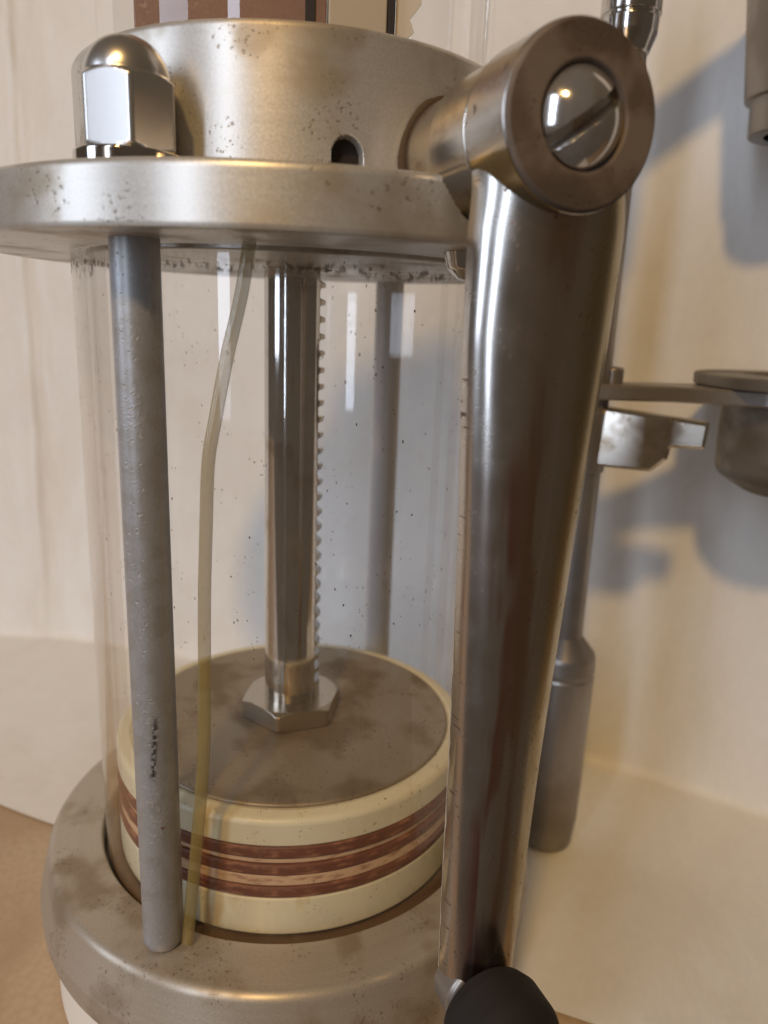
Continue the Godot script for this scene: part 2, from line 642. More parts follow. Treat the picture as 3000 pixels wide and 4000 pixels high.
func sheet_maps() -> Array:
	var w := 512
	var a := noise_bytes(w, w, 701, 0.008, 4)
	var b := noise_bytes(w, w, 702, 0.12, 3)
	var c := noise_bytes(w, w, 703, 0.02, 4)
	var col := PackedByteArray()
	var hi := PackedByteArray()
	col.resize(w * w * 3)
	hi.resize(w * w)
	for y in w:
		for x in w:
			var k := y * w + x
			var q := Color(0.885, 0.88, 0.872).lerp(Color(0.865, 0.855, 0.84), st(0.3, 0.7, a[k] / 255.0))
			var g := b[k] / 255.0
			var tone := 1.0 + (g - 0.5) * 0.02
			col[k * 3] = clampi(int(q.r * tone * 255), 0, 255)
			col[k * 3 + 1] = clampi(int(q.g * tone * 255), 0, 255)
			col[k * 3 + 2] = clampi(int(q.b * tone * 255), 0, 255)
			hi[k] = clampi(int((c[k] / 255.0 * 0.85 + g * 0.15) * 255), 0, 255)
	return [tex(w, w, col), null, tex(w, w, hi, Image.FORMAT_L8)]


# ---------------------------------------------------------------- the scene
func _ready() -> void:
	rng.seed = 5
	# camera
	var cam := Camera3D.new()
	cam.name = "camera"
	var right := Vector3(0.99264, 0.0, 0.12067)
	var th := 0.2494
	var ya := 0.1210
	var ro := 0.0388
	var fwd := Vector3(sin(ya) * cos(th), -sin(th), -cos(ya) * cos(th))
	right = Vector3(cos(ya), 0, sin(ya))
	var up := right.cross(fwd)
	var r2 := right * cos(ro) + up * sin(ro)
	var u2 := -right * sin(ro) + up * cos(ro)
	cam.transform = Transform3D(Basis(r2, u2, -fwd), Vector3(0, 0, 186.64) * K)
	cam.fov = 69.01
	cam.near = 0.01
	cam.far = 20.0
	var lens := CameraAttributesPhysical.new()
	lens.frustum_focal_length = 17.455
	lens.frustum_focus_distance = 0.145
	lens.frustum_near = 0.01
	lens.frustum_far = 20.0
	lens.exposure_aperture = 10.0
	cam.attributes = lens
	add_child(cam)
	# the dim room behind the camera
	var env := Environment.new()
	env.background_mode = Environment.BG_COLOR
	env.background_color = Color(0.080, 0.061, 0.044).linear_to_srgb()
	env.tonemap_mode = Environment.TONE_MAPPER_LINEAR
	env.tonemap_exposure = 1.0
	env.sdfgi_enabled = true
	env.ssao_enabled = true
	env.ssil_enabled = true
	var we := WorldEnvironment.new()
	we.name = "room_air"
	we.environment = env
	add_child(we)
	# a tall narrow window and a second one farther left, and a warm lamp above the camera
	var panes := [[-35.5, 0.0, Vector2(0.12, 1.02), 0.31, 0.44], [-71.0, 0.0, Vector2(0.34, 0.62), 0.24, 0.38]]
	for w in panes:
		var win := AreaLight3D.new()
		win.name = number("window_light", self)
		win.area_size = w[2]
		win.light_color = Color(0.72, 0.82, 0.98).linear_to_srgb()
		win.light_energy = w[4]
		win.shadow_enabled = true
		var az := deg_to_rad(w[0])
		var dir := Vector3(sin(az), 0.0, cos(az))
		var side := Vector3(dir.z, 0, -dir.x)
		win.transform = Transform3D(Basis(), dir * 1.08 + Vector3(0, w[3], 0.03) + side * w[1]).looking_at(Vector3(0, -0.03, 0), Vector3.UP)
		add_child(win)
	var lamp := OmniLight3D.new()
	lamp.name = "ceiling_lamp"
	lamp.position = Vector3(-0.235, 0.690, 0.684) * 1.45
	lamp.light_color = Color(1.0, 0.63, 0.23).linear_to_srgb()
	lamp.light_energy = 0.93
	lamp.light_size = 0.06
	lamp.shadow_enabled = true
	lamp.omni_range = 6.0
	lamp.omni_attenuation = 2.0
	add_child(lamp)

	make_materials()
	setting()
	var m := thing("piston_press", "worn metal press with clear cylinder, chrome lever and grey tie rods on white sheet", "press")
	base(m)
	cylinder(m)
	top(m)
	lever(m)
	stand()


func setting() -> void:
	var t := Buf.new()
	join(t, slab(PackedVector2Array([Vector2(-900, -92), Vector2(900, -92), Vector2(900, 900), Vector2(-900, 900)]), TABLE_Y - 30.0, TABLE_Y - 0.6, 2.0))
	obj("table", t, M.wood, self).set_meta("kind", "structure")
	# a white sheet: lies on the table, turns up along a curved crease and stands as the background
	var crease := spline([Vector3(-520, 0, -268), Vector3(-330, 0, -240), Vector3(-159, 0, -209), Vector3(-108, 0, -199), Vector3(0, 0, -150), Vector3(121, 0, -75), Vector3(175, 0, -36), Vector3(250, 0, 24)], 26)
	var fn := FastNoiseLite.new()
	fn.seed = 17
	fn.frequency = 0.009
	fn.fractal_octaves = 3
	var dirv := Vector3(0.873, 0, 0.487)
	var rows := []
	var uvs := []
	var nf := 26
	var nw := 64
	var hr := 4.0
	for j in nf + 6 + nw:
		rows.append(PackedVector3Array())
		uvs.append(PackedVector2Array())
	for i in crease.size():
		var c := crease[i]
		var tan := (crease[mini(i + 1, crease.size() - 1)] - crease[maxi(i - 1, 0)]).normalized()
		var nrm := Vector3(-tan.z, 0, tan.x)        # towards the room
		var e := Vector3(-20, 0, -12) + dirv * ((c - Vector3(-20, 0, -12)).dot(dirv))
		e += nrm * 0.6 * sin(i * 0.21)
		var run := 0.0
		var prev := Vector3.ZERO
		for j in nf + 6 + nw:
			var p: Vector3
			if j < nf:
				p = e.lerp(c + nrm * hr, j / float(nf - 1))
				p.y = TABLE_Y + maxf(0.0, 0.5 * fn.get_noise_2d(p.x * 2, p.z * 2)) * minf(1.0, (nf - 1 - j) / 4.0)
			elif j < nf + 6:
				var a := (j - nf + 1) / 6.0 * PI / 2
				p = c + nrm * hr * (1.0 - sin(a))
				p.y = TABLE_Y + hr * (1.0 - cos(a))
			else:
				var w := (j - nf - 5) / float(nw)
				var y := TABLE_Y + hr + w * 520.0
				var soft := minf(1.0, w * 7.0)
				var push := 3.0 * fn.get_noise_2d(i * 2.6, y * 0.55) + 0.5 * fn.get_noise_2d(i * 9.0 + 300, y * 0.25)
				# pressed-in folds of the sheet
				push += 1.3 * exp(-pow((i - 47.0) / 1.0, 2)) + 1.0 * exp(-pow((i - 62.0) / 0.9, 2)) - 1.2 * exp(-pow((y + 62.0) / 2.5, 2)) * st(90, 60, i)
				var rg := maxf(0.0, 1.0 - absf(fn.get_noise_2d(i * 2.1 + 900, y * 0.6 + i * 0.9)) * 9.0)
				push += 0.8 * rg * rg
				p = c + nrm * push * soft - nrm * w * 18.0
				p.y = y
			if j:
				run += p.distance_to(prev)
			prev = p
			rows[j].append(p)
			uvs[j].append(Vector2(i * 5.2, run) / 420.0)
	var s := Buf.new()
	s.grid(rows, false, uvs)
	obj("backdrop", s, M.sheet, self).set_meta("kind", "structure")


func base(m: Node3D) -> void:
	# drum, ring and what stands in it
	obj("base_drum", lathe([Vector3(55, TABLE_Y + 0.15, 0), Vector3(63.6, TABLE_Y + 0.15, 1), Vector3(63.8, -150, 0.5), Vector3(50, -150, 0)], 160), M.white, m)
	obj("base_ring", lathe([Vector3(44, -153.5, 0), Vector3(62, -153.5, 1.0), Vector3(66.2, -151.5, 2.5), Vector3(66.6, -144.5, 4), Vector3(63.9, -132.9, 2.2), Vector3(57, -132.4, 3), Vector3(51.2, -132.3, 0.6), Vector3(50.8, -133.2, 0.3), Vector3(50.6, -140.0, 0.2), Vector3(44, -140.0, 0)], 200), M.alu_dull, m)
	var piston := obj("piston", lathe([Vector3(5, -106, 0), Vector3(42.0, -106.2, 0.2), Vector3(42.0, -104.2, 0.7), Vector3(0.01, -103.8, 0)], 180), M.disc, m)
	obj("piston_seal", lathe([Vector3(40, -111.6, 0), Vector3(PR, -111.6, 0.5), Vector3(PR, -105.2, 1.6), Vector3(43.2, -104.6, 0.5), Vector3(42.1, -104.9, 0), Vector3(42.1, -106.5, 0)], 180), M.cream, piston)
	obj("rubber_ring", lathe([Vector3(40, -114.9, 0), Vector3(PR + 0.1, -114.9, 0.7), Vector3(PR + 0.1, -111.7, 0.7), Vector3(40, -111.7, 0)], 160), M.rubber, piston)
	obj("spacer_ring", lathe([Vector3(40, -116.2, 0), Vector3(PR - 0.5, -116.2, 0.3), Vector3(PR - 0.5, -115, 0.3), Vector3(40, -115, 0)], 160), M.rubber_pale, piston)
	obj("rubber_ring", lathe([Vector3(40, -119.2, 0), Vector3(PR + 0.1, -119.2, 0.7), Vector3(PR + 0.1, -116.3, 0.7), Vector3(40, -116.3, 0)], 160), M.rubber, piston)
	obj("spacer_ring", lathe([Vector3(40, -121.9, 0), Vector3(PR - 0.3, -121.9, 0.3), Vector3(PR - 0.3, -119.3, 0.3), Vector3(40, -119.3, 0)], 160), M.rubber_pale, piston)
	obj("rubber_ring", lathe([Vector3(40, -125.0, 0), Vector3(PR + 0.1, -125.0, 0.7), Vector3(PR + 0.1, -122.0, 0.7), Vector3(40, -122.0, 0)], 160), M.rubber, piston)
	obj("piston_seal", lathe([Vector3(38, -136.5, 0), Vector3(44.0, -136.5, 0.5), Vector3(PR, -134.5, 1.0), Vector3(PR, -125.1, 0.5), Vector3(40, -125.1, 0)], 180), M.cream, piston)
	obj("gap_ring", lathe([Vector3(44, -136.6, 0), Vector3(49.6, -136.6, 0.3), Vector3(49.5, -134.6, 0.8), Vector3(46.5, -135.2, 0)], 120), M.gap_brown, piston)  # added ring whose brown paints the dark gap under the piston
	# the rack: a plated rod with teeth cut into its right side
	var rr := 7.35
	var rows := []
	var uvs := []
	var segs := 96
	var tooth := sd
	var y := -104.0
	var pitch := 3.95
	while y <= 62.0:
		var row := PackedVector3Array()
		var ur := PackedVector2Array()
		var f := fposmod(y / pitch, 1.0)
		var cut := rr - 0.55 - 2.3 * st(0.12, 0.24, f) * st(0.88, 0.76, f)
		if y < -94.0:
			cut = rr
		for i in segs + 1:
			var a := TAU * i / segs
			var p := Vector3(rr * sin(a), y, rr * cos(a))
			var d := p.dot(tooth)
			if d > cut:
				p -= tooth * (d - cut)
			if i < segs:
				row.append(p)
			ur.append(Vector2(a * rr, y) / 64.0)
		rows.append(row)
		uvs.append(ur)
		y += 0.22
	var b := Buf.new()
	b.grid(rows, true, uvs)
	var rod := obj("rack_rod", b.moved(Transform3D(Basis(), Vector3(-0.7, 0, 0))), M.rod, m)
	obj("lock_nut", hex_nut(11.9, -103.7, -98.6, 1.0, 7.4, 0.25, Vector3(-0.7, 0, 0)), M.dirty_nut, rod)


const PR := 46.4                                      # piston radius


# a hexagonal nut with rounded-off corners: radius by angle is the lesser of hexagon and cone
func hex_nut(af_half: float, y0: float, y1: float, crown: float, bore: float, turn := 0.0, at := Vector3.ZERO) -> Buf:
	var rows := []
	var uvs := []
	var segs := 180
	var list := []
	for k in 9:
		list.append(lerpf(y0, y0 + crown * 0.6, k / 8.0))
	for k in 11:
		list.append(lerpf(y1 - crown * 1.1, y1, k / 10.0))
	var corner := af_half / cos(PI / 6)
	for yy in list:
		var cone: float = minf(corner * 1.0 - maxf(0.0, yy - (y1 - crown)) * 1.7 * 1.0, corner - maxf(0.0, (y0 + crown * 0.5) - yy) * 1.2)
		var row := PackedVector3Array()
		var ur := PackedVector2Array()
		for i in segs + 1:
			var a := TAU * i / segs
			var hx := af_half / cos(fposmod(a - turn + PI / 6, PI / 3) - PI / 6)
			hx = minf(hx, corner * 0.985)
			var r := minf(hx, cone)
			if i < segs:
				row.append(at + Vector3(r * sin(a), yy, r * cos(a)))
			ur.append(Vector2(a * af_half, yy) / 64.0)
		rows.append(row)
		uvs.append(ur)
	var b := Buf.new()
	b.grid(rows, true, uvs)
	var inner := PackedVector3Array()
	for i in segs:
		var a := TAU * i / segs
		inner.append(at + Vector3(bore * sin(a), y1 - 0.1, bore * cos(a)))
	b.grid([rows[rows.size() - 1], inner], true)
	return b


func acorn_nut(at: Vector3, turn: float) -> Buf:
	var rows := []
	var uvs := []
	var af := 6.95
	var segs := 240
	var ys := []
	for k in 81:
		ys.append(17.6 * (1.0 - pow(1.0 - k / 80.0, 1.6)))
	for yy in ys:
		var dome := 6.9 * pow(maxf(0.0, 1.0 - pow(maxf(0.0, (yy - 10.1) / 7.5), 2.3)), 0.5) + maxf(0.0, 11.3 - yy) * 1.1
		var foot: float = 7.1 + yy * 1.4
		var row := PackedVector3Array()
		var ur := PackedVector2Array()
		for i in segs + 1:
			var a := TAU * i / segs
			var hx := af / cos(fposmod(a - turn + PI / 6, PI / 3) - PI / 6)
			hx = minf(hx, af * 1.13)
			var r := maxf(0.01, minf(minf(hx, dome), foot))
			if i < segs:
				row.append(at + Vector3(r * sin(a), yy, r * cos(a)))
			ur.append(Vector2(a * af, yy) / 64.0)
		rows.append(row)
		uvs.append(ur)
	var b := Buf.new()
	b.grid(rows, true, uvs)
	return b


func cylinder(m: Node3D) -> void:
	# the clear tube, a real wall with an outer and an inner face
	var inner := 47.0
	var gl := obj("clear_cylinder", lathe([Vector3(inner, -139.8, 0), Vector3(50, -139.8, 0), Vector3(50, 12.1, 0), Vector3(inner, 12.1, 0)], 256), M.glass, m)
	# tinted fins added in the side walls only, painting the yellowed tube's darker edges
	var body := Buf.new()
	for i in 45:
		var a := TAU * (i + 0.4) / 45.0
		if absf(cos(a)) > 0.62:
			continue
		var d := Vector3(sin(a), 0, cos(a))
		body.quad(d * 47.05 + Vector3(0, -139.5, 0), d * 49.95 + Vector3(0, -139.5, 0), d * 49.95 + Vector3(0, 12, 0), d * 47.05 + Vector3(0, 12, 0))
	obj("yellow_edge_fins", body, M.tint, gl).set_meta("kind", "stuff")
	var f := Buf.new()
	var rows := []
	var uvs := []
	for yy in [-138.0, 12.0]:
		var row := PackedVector3Array()
		var ur := PackedVector2Array()
		for i in 129:
			var a := lerpf(-1.75, 1.75, i / 128.0)
			row.append(Vector3(50.06 * sin(a), yy, 50.06 * cos(a)))
			ur.append(Vector2(a / TAU, 1.0 - (yy + 138.0) / 150.0))
		rows.append(row)
		uvs.append(ur)
	f.grid(rows, false, uvs)
	obj("dirt_film", f, M.film, gl)
	# crumbs stuck to the outside
	var s := Buf.new()
	for k in 220:
		var a := rng.randf_range(-1.5, 1.5)
		if k % 3 == 0:
			a = rng.randfn(0.18, 0.22)
		var yy := rng.randf_range(-110.0, 6.0)
		if k % 5 == 0:
			yy = 6.0 - absf(rng.randfn(0.0, 6.0))
		if k % 3 == 0:
			yy = rng.randfn(-50.0, 30.0)
		if yy > 10.0 or yy < -128.0:
			continue
		var r := 0.05 + 0.19 * pow(rng.randf(), 3.5)
		var o := Vector3(sin(a), 0, cos(a))
		var e := Vector3(cos(a), 0, -sin(a))
		var c := o * 50.08 + Vector3(0, yy, 0)
		var tall := rng.randf_range(0.8, 2.2)
		var lean := rng.randf_range(-0.6, 0.6)
		var ring := PackedVector3Array()
		for i in 6:
			var q := TAU * i / 6.0
			var rad := r * rng.randf_range(0.6, 1.2)
			ring.append(c + e * (cos(q) * rad + lean * sin(q) * rad) + Vector3(0, sin(q) * rad * tall, 0))
		s.fan(c + o * r * 0.6, ring, o)
	var so := obj("dirt_specks", s, M.speck, gl)
	so.set_meta("kind", "stuff")
	# tie rods outside the tube
	var pc := Vector3(-27.8, 0, 48.4)
	var rows2 := []
	var uvs2 := []
	for k in 121:
		var w := k / 120.0
		var yy := lerpf(-131.9, 12.3, w)
		var rr := 4.25
		if k == 0:
			rr = 3.7
		var row := PackedVector3Array()
		var ur := PackedVector2Array()
		for i in 49:
			var a := TAU * i / 48.0 + PI
			if i < 48:
				row.append(pc + Vector3(rr * sin(a), yy, rr * cos(a)))
			ur.append(Vector2(i / 48.0, 1.0 - w))
		rows2.append(row)
		uvs2.append(ur)
	var pb := Buf.new()
	pb.grid(rows2, true, uvs2)
	pb.fan(pc + Vector3(0, -131.9, 0), rows2[0], Vector3.DOWN)
	var post := obj("tie_rod", pb, M.post, m)
	post.set_meta("label", "front grey tie rod with chipped, rusty paint near its foot")
	obj("tenon", lathe([Vector3(3.2, -132.6, 0), Vector3(3.2, -131.5, 0)], 24, Transform3D(Basis(), pc)), M.dark, post)
	obj("tie_rod", lathe([Vector3(4.25, -132.4, 0), Vector3(4.25, 12.2, 0)], 40, Transform3D(Basis(), Vector3(27.8, 0, -48.4))), M.post_back, m)
	# a thin clear hose down the front
	var path := spline([Vector3(-8.0, 13.6, 52.0), Vector3(-8.5, 10.4, 52.4), Vector3(-9.7, 3.4, 52.3), Vector3(-12.2, -6.8, 51.9), Vector3(-14.4, -17.5, 51.5), Vector3(-15.9, -26.0, 51.3), Vector3(-16.6, -39.2, 51.2), Vector3(-17.2, -53.1, 51.0), Vector3(-17.6, -72.6, 51.0), Vector3(-18.3, -89.3, 50.9), Vector3(-20.4, -110.8, 50.6), Vector3(-22.6, -131.6, 50.2)], 8)
	obj("clear_hose", tube(path, func(w: float) -> Vector2: return Vector2(1.15 + 0.15 * w, 0.8)), M.hose, m)


func top(m: Node3D) -> void:
	# flange
	var fp := [Vector3(44, 12.2, 0), Vector3(69.0, 12.2, 0), Vector3(69.7, 12.5, 0), Vector3(69.9, 13.0, 0)]
	for k in 20:
		fp.append(Vector3(69.9, 13.4 + k * 0.38, 0))
	for k in 6:
		fp.append(Vector3(68.6 + 1.3 * cos(k / 5.0 * PI / 2), 20.9 + 1.3 * sin(k / 5.0 * PI / 2), 0))
	for k in 20:
		fp.append(Vector3(68.0 - k * 0.6, 22.2, 0))
	fp.append(Vector3(44, 22.2, 0))
	var fl := lathe(fp, 760)
	# a round scoop in the rim clears the shaft boss
	for i in fl.v.size():
		var p := fl.v[i]
		var off := Vector2(p.dot(sd) - HUB_S, p.y - HUB_Y)
		var tt := p.dot(ax)
		if tt > 56.0 and off.length() < 15.2:
			fl.v[i] = p - ax * (tt - 56.0)
	obj("flange", fl, M.alu, m)
	obj("cover_plate", lathe([Vector3(8.2, 11.4, 0), Vector3(46.9, 11.4, 0.4), Vector3(46.9, 14.0, 0)], 160), M.alu, m)
	# collar with a small hole low at the front
	var rows := []
	var uvs := []
	var angles := []
	var hole_a := atan2(8.2, 47.0)
	var a := -PI
	while a < PI - 0.0005:
		angles.append(a)
		a += 0.004 if absf(a - hole_a) < 0.09 else 0.02
	var ys := []
	var yy := 22.0
	while yy < 46.2:
		ys.append(yy)
		yy += 0.22 if yy < 33.0 else 1.2
	for k in 8:
		ys.append(46.4 + 1.3 * sin(k / 7.0 * PI / 2))
	for k in ys.size():
		var row := PackedVector3Array()
		var ur := PackedVector2Array()
		for an in angles:
			var r := 47.7
			if k >= ys.size() - 8:
				var q := (k - ys.size() + 8) / 7.0 * PI / 2
				r = 46.4 + 1.3 * cos(q)
			var du: float = (an - hole_a) * 47.7
			var dv: float = ys[k] - 27.4
			var inside := Vector2(du / 2.7, dv / 3.2).length() if dv > 0 else absf(du / 2.7)
			r -= 7.0 * st(1.03, 0.96, inside)
			row.append(Vector3(r * sin(an), ys[k], r * cos(an)))
			ur.append(Vector2(an * 47.7, ys[k]) / 64.0)
		ur.append(Vector2(PI * 47.7, ys[k]) / 64.0)
		rows.append(row)
		uvs.append(ur)
	var b := Buf.new()
	b.grid(rows, true, uvs)
	lathe([Vector3(46.4, 47.7, 0), Vector3(42.8, 47.7, 0.3), Vector3(42.8, 40, 0)], 160, Transform3D(), b)
	var collar := obj("collar", b, M.alu, m)
	obj("hole_shade", lathe([Vector3(3.5, 0, 0), Vector3(0.01, 0.02, 0)], 32, Transform3D(Basis(Vector3.UP, hole_a) * Basis(Vector3.RIGHT, PI / 2), Vector3(sin(hole_a), 0, cos(hole_a)) * 45.4 + Vector3(0, 27.2, 0))), M.dark, collar)  # dark disc set inside the hole to paint its shade
	# acorn nut and washer over the front tie rod
	var nut := obj("acorn_nut", acorn_nut(Vector3(-27.8, 25.25, 48.4), deg_to_rad(-15.5)), M.nut, m)
	obj("washer", lathe([Vector3(4, 22.25, 0), Vector3(9.0, 22.25, 0.3), Vector3(9.0, 25.15, 0.5), Vector3(4, 25.2, 0)], 64, Transform3D(Basis(), Vector3(-27.8, 0, 48.4))), M.chrome_clean, nut)
	# domed bolt head under the flange
	obj("bolt_head", lathe([Vector3(0.01, 7.2, 0), Vector3(2.2, 7.6, 1.5), Vector3(4.2, 9.4, 1.2), Vector3(4.9, 12.15, 0)], 48, Transform3D(Basis(), Vector3(30.0, 0, 52.5))), M.chrome, m)
	# shaft boss from the collar to the lever
	var T := Transform3D(Basis(sd, ax, sd.cross(ax)), sd * HUB_S + Vector3(0, HUB_Y, 0))
	var boss := obj("shaft_boss", lathe([Vector3(10.9, 38, 0), Vector3(10.9, 59.0, 0.8), Vector3(12.0, 60.2, 0.8), Vector3(12.1, 72.4, 0.4), Vector3(6, 72.6, 0)], 120, T), M.alu_bright, m)
	# crust of old grease where the boss meets the collar
	var seam := PackedVector3Array()
	for i in 121:
		var q := TAU * i / 120.0
		var off := HUB_S + 11.1 * cos(q)
		var t := sqrt(maxf(0.0, 47.9 * 47.9 - off * off))
		seam.append(sd * off + ax * t + Vector3(0, HUB_Y + 11.1 * sin(q), 0))
	var gn := FastNoiseLite.new()
	gn.seed = 8
	gn.frequency = 9.0
	obj("grease_crust", tube(seam, func(w: float) -> Vector2: return Vector2.ONE * (0.8 + 0.5 * gn.get_noise_1d(w)), 8), M.grime, boss)
	# the upper clear tube and what shows in it
	obj("upper_cylinder", lathe([Vector3(42.4, 44, 0), Vector3(42.4, 150, 0), Vector3(40.4, 150, 0)], 200), M.glass, m)
	var g := obj("guide_block", box(Vector3(-33.0, 45, 4), Vector3(5.3, 110, 14)), M.redbrown, m)
	obj("groove_strip", box(Vector3(0.9, 45, 14.02), Vector3(2.9, 110, 14.5), 0.1), M.dark, g)
	var pl := obj("guide_plate", box(Vector3(5.6, 45, 6), Vector3(17.6, 110, 15)), M.pale, m)
	obj("plate_hole_disc", lathe([Vector3(0.01, 0, 0), Vector3(1.8, 0.2, 0.3), Vector3(2.0, -0.6, 0)], 24, Transform3D(Basis(Vector3.RIGHT, PI / 2), Vector3(12.0, 66.3, 15))), M.dark, pl)  # dark disc standing in for the shade of a hole in the plate
	obj("edge_strip", box(Vector3(17.8, 45, 12), Vector3(19.2, 110, 15.5), 0.2), M.dark, pl)
	# the scrap of a torn paper label inside the upper tube
	var lb := PackedVector2Array([Vector2(19.4, 45), Vector2(21.0, 50), Vector2(22.9, 55.2), Vector2(22.1, 57.0), Vector2(23.3, 58.2), Vector2(22.4, 60.5), Vector2(24.6, 63.4), Vector2(24.0, 90), Vector2(19.4, 90)])
	obj("paper_label", slab(lb, 0.0, 0.3, 0.05, Transform3D(Basis(Vector3.RIGHT, PI / 2), Vector3(0, 0, 14.2))), M.paper_label, m)


func lever(m: Node3D) -> void:
	var T := Transform3D(Basis(sd, ax, sd.cross(ax)), sd * HUB_S + Vector3(0, HUB_Y, 0))
	# arm and hub barrel: one forging
	var rows := []
	var uvs := []
	var n := 33
	var steps := 70
	for k in steps:
		var w := k / float(steps - 1)
		var y := lerpf(4.0, -153.5, w)               # below the hub's centre
		var hw := 13.5
		var keys := [[4.01, 10.2], [0.0, 11.4], [-6.0, 12.5], [-14.0, 13.2], [-30.0, 12.9], [-65.0, 10.6], [-105.0, 8.8], [-150.0, 7.5], [-154.0, 7.4]]
		for q in keys.size() - 1:
			if y <= keys[q][0] and y >= keys[q + 1][0]:
				hw = lerpf(keys[q][1], keys[q + 1][1], (keys[q][0] - y) / (keys[q][0] - keys[q + 1][0]))
		var shift := lerpf(2.2, 0.0, st(0.06, 1.0, w)) * st(0.0, 0.10, w)
		var t0 := 73.6
		var t1 := lerpf(84.0, 82.0, st(0.0, 0.25, w))
		var row := PackedVector3Array()
		var ur := PackedVector2Array()
		row.append(sd * (HUB_S + shift + hw) + ax * t0 + Vector3(0, HUB_Y + y, 0))
		ur.append(Vector2(1.0, w))
		for i in n:
			var a := PI * i / (n - 1.0)
			var x := cos(a) * hw
			var t := t0 + 1.4 + (t1 - t0 - 1.4) * pow(sin(a), 0.95)
			row.append(sd * (HUB_S + shift + x) + ax * t + Vector3(0, HUB_Y + y, 0))
			ur.append(Vector2(0.5 + 0.5 * cos(a) * 0.98, w))
		row.append(sd * (HUB_S + shift - hw) + ax * t0 + Vector3(0, HUB_Y + y, 0))
		ur.append(Vector2(0.0, w))
		rows.append(row)
		uvs.append(ur)
	rows.reverse()
	uvs.reverse()
	for r in rows.size():
		rows[r].reverse()
		uvs[r].reverse()
	var b := Buf.new()
	b.grid(rows, false, uvs)
	# flat back of the arm
	var back := []
	var bu := []
	for r in rows.size():
		back.append(PackedVector3Array([rows[r][rows[r].size() - 1], rows[r][0]]))
		bu.append(PackedVector2Array([Vector2(0.9, 0), Vector2(0.1, 0)]))
	b.grid(back, false, bu)
	var barrel := lathe([Vector3(6, 72.9, 0), Vector3(12.2, 72.9, 0.5), Vector3(12.55, 73.6, 0.4), Vector3(12.55, 84.2, 0.5), Vector3(12.1, 84.7, 0.0)], 140, T)
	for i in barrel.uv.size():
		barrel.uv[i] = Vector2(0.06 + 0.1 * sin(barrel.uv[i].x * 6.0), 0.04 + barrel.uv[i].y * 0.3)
	join(b, barrel)
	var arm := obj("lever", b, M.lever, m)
	arm.set_meta("label", "tarnished chrome lever with painted room reflections and dark brown hub face")
	# round end of the arm where the grip is fixed
	var KT := Transform3D(Basis(sd, ax, sd.cross(ax)), sd * (HUB_S - 1.3) + Vector3(0, -126.5, 0))
	obj("lever_end", lathe([Vector3(2, 73.4, 0), Vector3(7.0, 73.4, 0.6), Vector3(7.2, 80.0, 1.5), Vector3(2, 81.2, 0)], 80, KT), M.cast, arm)
	obj("hub_face", lathe([Vector3(12.2, 84.0, 0), Vector3(12.45, 84.6, 0.3), Vector3(12.0, 85.3, 0.5), Vector3(7.2, 85.35, 0.5), Vector3(6.75, 84.6, 0.2), Vector3(6.7, 82.5, 0)], 140, T), M.rust, arm)
	# domed slotted screw
	var rws := []
	var ang := deg_to_rad(37.0)
	for j in 61:
		var r := 6.6 * (1.0 - j / 60.0)
		var row := PackedVector3Array()
		for i in 240:
			var q := TAU * i / 240.0
			var x := r * sin(q)
			var z := r * cos(q)                         # local z points down
			var h := 84.9 + 3.4 * (1.0 - pow(r / 6.6, 2.2))
			var dist := absf(x * sin(ang) + z * cos(ang))
			h -= st(1.05, 0.85, dist) * (h - 83.6) * 0.95
			row.append(Vector3(x, h, z))
		rws.append(row)
	var sb := Buf.new()
	sb.grid(rws, true)
	obj("slotted_screw", sb.moved(T), M.satin, arm)
	# grip
	obj("grip", lathe([Vector3(3, 81.5, 0), Vector3(9.0, 82.0, 1.2), Vector3(10.2, 85.0, 1.5), Vector3(10.3, 92, 4), Vector3(6.0, 96.5, 3.5), Vector3(0.01, 97.0, 0)], 96, KT), M.black, arm)
	# pale worn edge, plating flaked off
	var en := FastNoiseLite.new()
	en.seed = 21
	en.frequency = 0.05
	var er := []
	for k in 120:
		var w := lerpf(0.50, 0.985, k / 119.0)
		var idx := (1.0 - w) * (steps - 1)
		var i0 := clampi(int(idx), 0, steps - 2)
		var pr: Array = []
		var lo: Vector3 = rows[i0][0].lerp(rows[i0 + 1][0], idx - i0)
		var hi: Vector3 = rows[i0][1].lerp(rows[i0 + 1][1], idx - i0)
		var wd := clampf(0.22 + 0.4 * en.get_noise_1d(k * 2.0), 0.02, 0.8)
		var o := -sd * 0.05
		er.append(PackedVector3Array([lo + o + (hi - lo) * 0.02, lo + o * 2.0 + (hi - lo) * 0.5 * wd, lo + o + (hi - lo) * wd]))
	var eb := Buf.new()
	eb.grid(er, false)
	obj("worn_edge", eb, M.chip, arm)


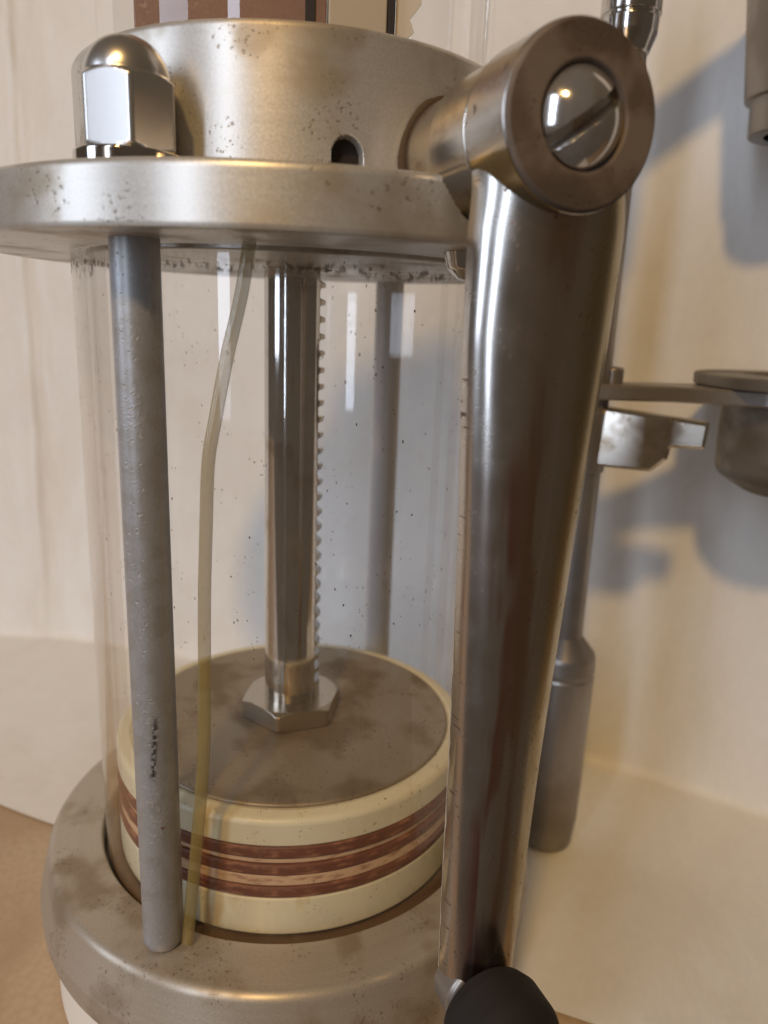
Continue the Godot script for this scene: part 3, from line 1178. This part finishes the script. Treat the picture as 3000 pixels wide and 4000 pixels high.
func stand() -> void:
	var s := thing("tool_stand", "grey metal stand pipe with swing arm and thumb lever right of the press", "stand")
	var c := Vector3(86.6, 0, -28.0)
	var at := Transform3D(Basis(), c)
	obj("pipe", lathe([Vector3(5.2, -160, 0), Vector3(5.2, 120, 0)], 48, at), M.cast, s)
	obj("foot_sleeve", lathe([Vector3(3, TABLE_Y + 0.2, 0), Vector3(8.6, TABLE_Y + 0.2, 3), Vector3(9.8, -160, 3), Vector3(10.3, -108.5, 0.5), Vector3(9.9, -107.7, 0.3), Vector3(9.9, -106.9, 0.3), Vector3(10.3, -106.2, 0.5), Vector3(10.0, -101, 3.5), Vector3(5.2, -95.0, 0)], 64, at), M.cast, s)
	obj("top_sleeve", lathe([Vector3(4.5, 71.0, 0), Vector3(5.6, 71.4, 1), Vector3(7.3, 76, 1.5), Vector3(7.5, 79.5, 0.6), Vector3(7.1, 79.9, 0.1), Vector3(7.1, 80.4, 0.1), Vector3(7.8, 80.6, 0.4), Vector3(7.8, 120, 0)], 64, at), M.chrome, s)
	var clamp_ := obj("clamp", lathe([Vector3(5, -41.5, 0), Vector3(5.9, -41.5, 1.5), Vector3(6.3, -38, 1), Vector3(6.3, -23.5, 1), Vector3(5.4, -22, 0.5), Vector3(5.4, -17, 0)], 48, at), M.cast, s)
	# thumb lever on the clamp: a block and a thinner tail
	var prof := soft_outline(PackedVector2Array([Vector2(91.0, -39.0), Vector2(107.0, -39.0), Vector2(111.0, -35.0), Vector2(111.5, -31.4), Vector2(120.4, -31.2), Vector2(120.8, -23.8), Vector2(111, -23.0), Vector2(92.0, -21.6)]), 1.2)
	obj("thumb_lever", slab(prof, -27.5, -21.0, 0.9, Transform3D(Basis(Vector3.UP, deg_to_rad(-31.0)), Vector3(92, 0, -28)) * Transform3D(Basis(Vector3.RIGHT, PI / 2), Vector3(-92, 0, 28))), M.alu_bright, clamp_)
	# swing arm that carries the cup
	var cup := Vector3(153.5, 0, -24.0)
	var o := PackedVector2Array()
	o.append(Vector2(83, 35.5))
	o.append(Vector2(80, 28))
	o.append(Vector2(83, 20.5))
	o.append(Vector2(108, 19.5))
	for k in 33:
		var q := deg_to_rad(lerpf(-150.0, 150.0, k / 32.0))
		o.append(Vector2(cup.x + 26.5 * cos(q), -cup.z + 26.5 * sin(q)))
	o.append(Vector2(108, 35.0))
	var arm := obj("swing_arm", slab(o, -19.4, -14.9, 0.5), M.cast, s)
	obj("set_screw", lathe([Vector3(3.2, -14.95, 0), Vector3(3.2, -10.4, 0.8), Vector3(0.01, -10.0, 0)], 24, Transform3D(Basis(), Vector3(92.6, 0, -28.0))), M.cast, arm)
	# upper arm above the picture and the spout that hangs from it
	var sp := Vector3(144.0, 0, -36.0)
	var up := PackedVector3Array([c + Vector3(0, 112, 0), c + Vector3(20, 116, -2), sp + Vector3(-14, 116, 2), sp + Vector3(0, 110, 0)])
	obj("upper_arm", tube(spline([up[0], up[1], up[2], up[3]], 8), func(_w: float) -> Vector2: return Vector2(7.5, 7.5), 20), M.cast, s)
	obj("spout", lathe([Vector3(9, 57.0, 0), Vector3(13.4, 57.0, 0.4), Vector3(14.0, 66.4, 0.3), Vector3(15.6, 66.6, 0.6), Vector3(20.5, 110, 1), Vector3(6, 113, 0)], 64, Transform3D(Basis(), sp)), M.cast, s)
	obj("spout_bore", lathe([Vector3(12.6, 56.95, 0), Vector3(11.9, 62, 0), Vector3(0.01, 64, 0)], 48, Transform3D(Basis(), sp)), M.dark, s)
	# the cup rests in the arm's ring
	var k2 := thing("metal_cup", "dull grey metal cup with wide flat rim hanging in the swing arm ring", "cup")
	var ct := Transform3D(Basis(), cup)
	obj("cup_body", lathe([Vector3(0.01, -47.5, 0), Vector3(14, -47.0, 6), Vector3(23.4, -41.5, 5), Vector3(24.2, -14.6, 0)], 96, ct), M.cup, k2)
	obj("cup_rim", lathe([Vector3(17.6, -14.7, 0), Vector3(33.0, -14.7, 0.4), Vector3(33.2, -11.2, 0.6), Vector3(19.0, -10.9, 0.4), Vector3(18.4, -13, 0), Vector3(17.6, -30, 0)], 120, ct), M.cup, k2)
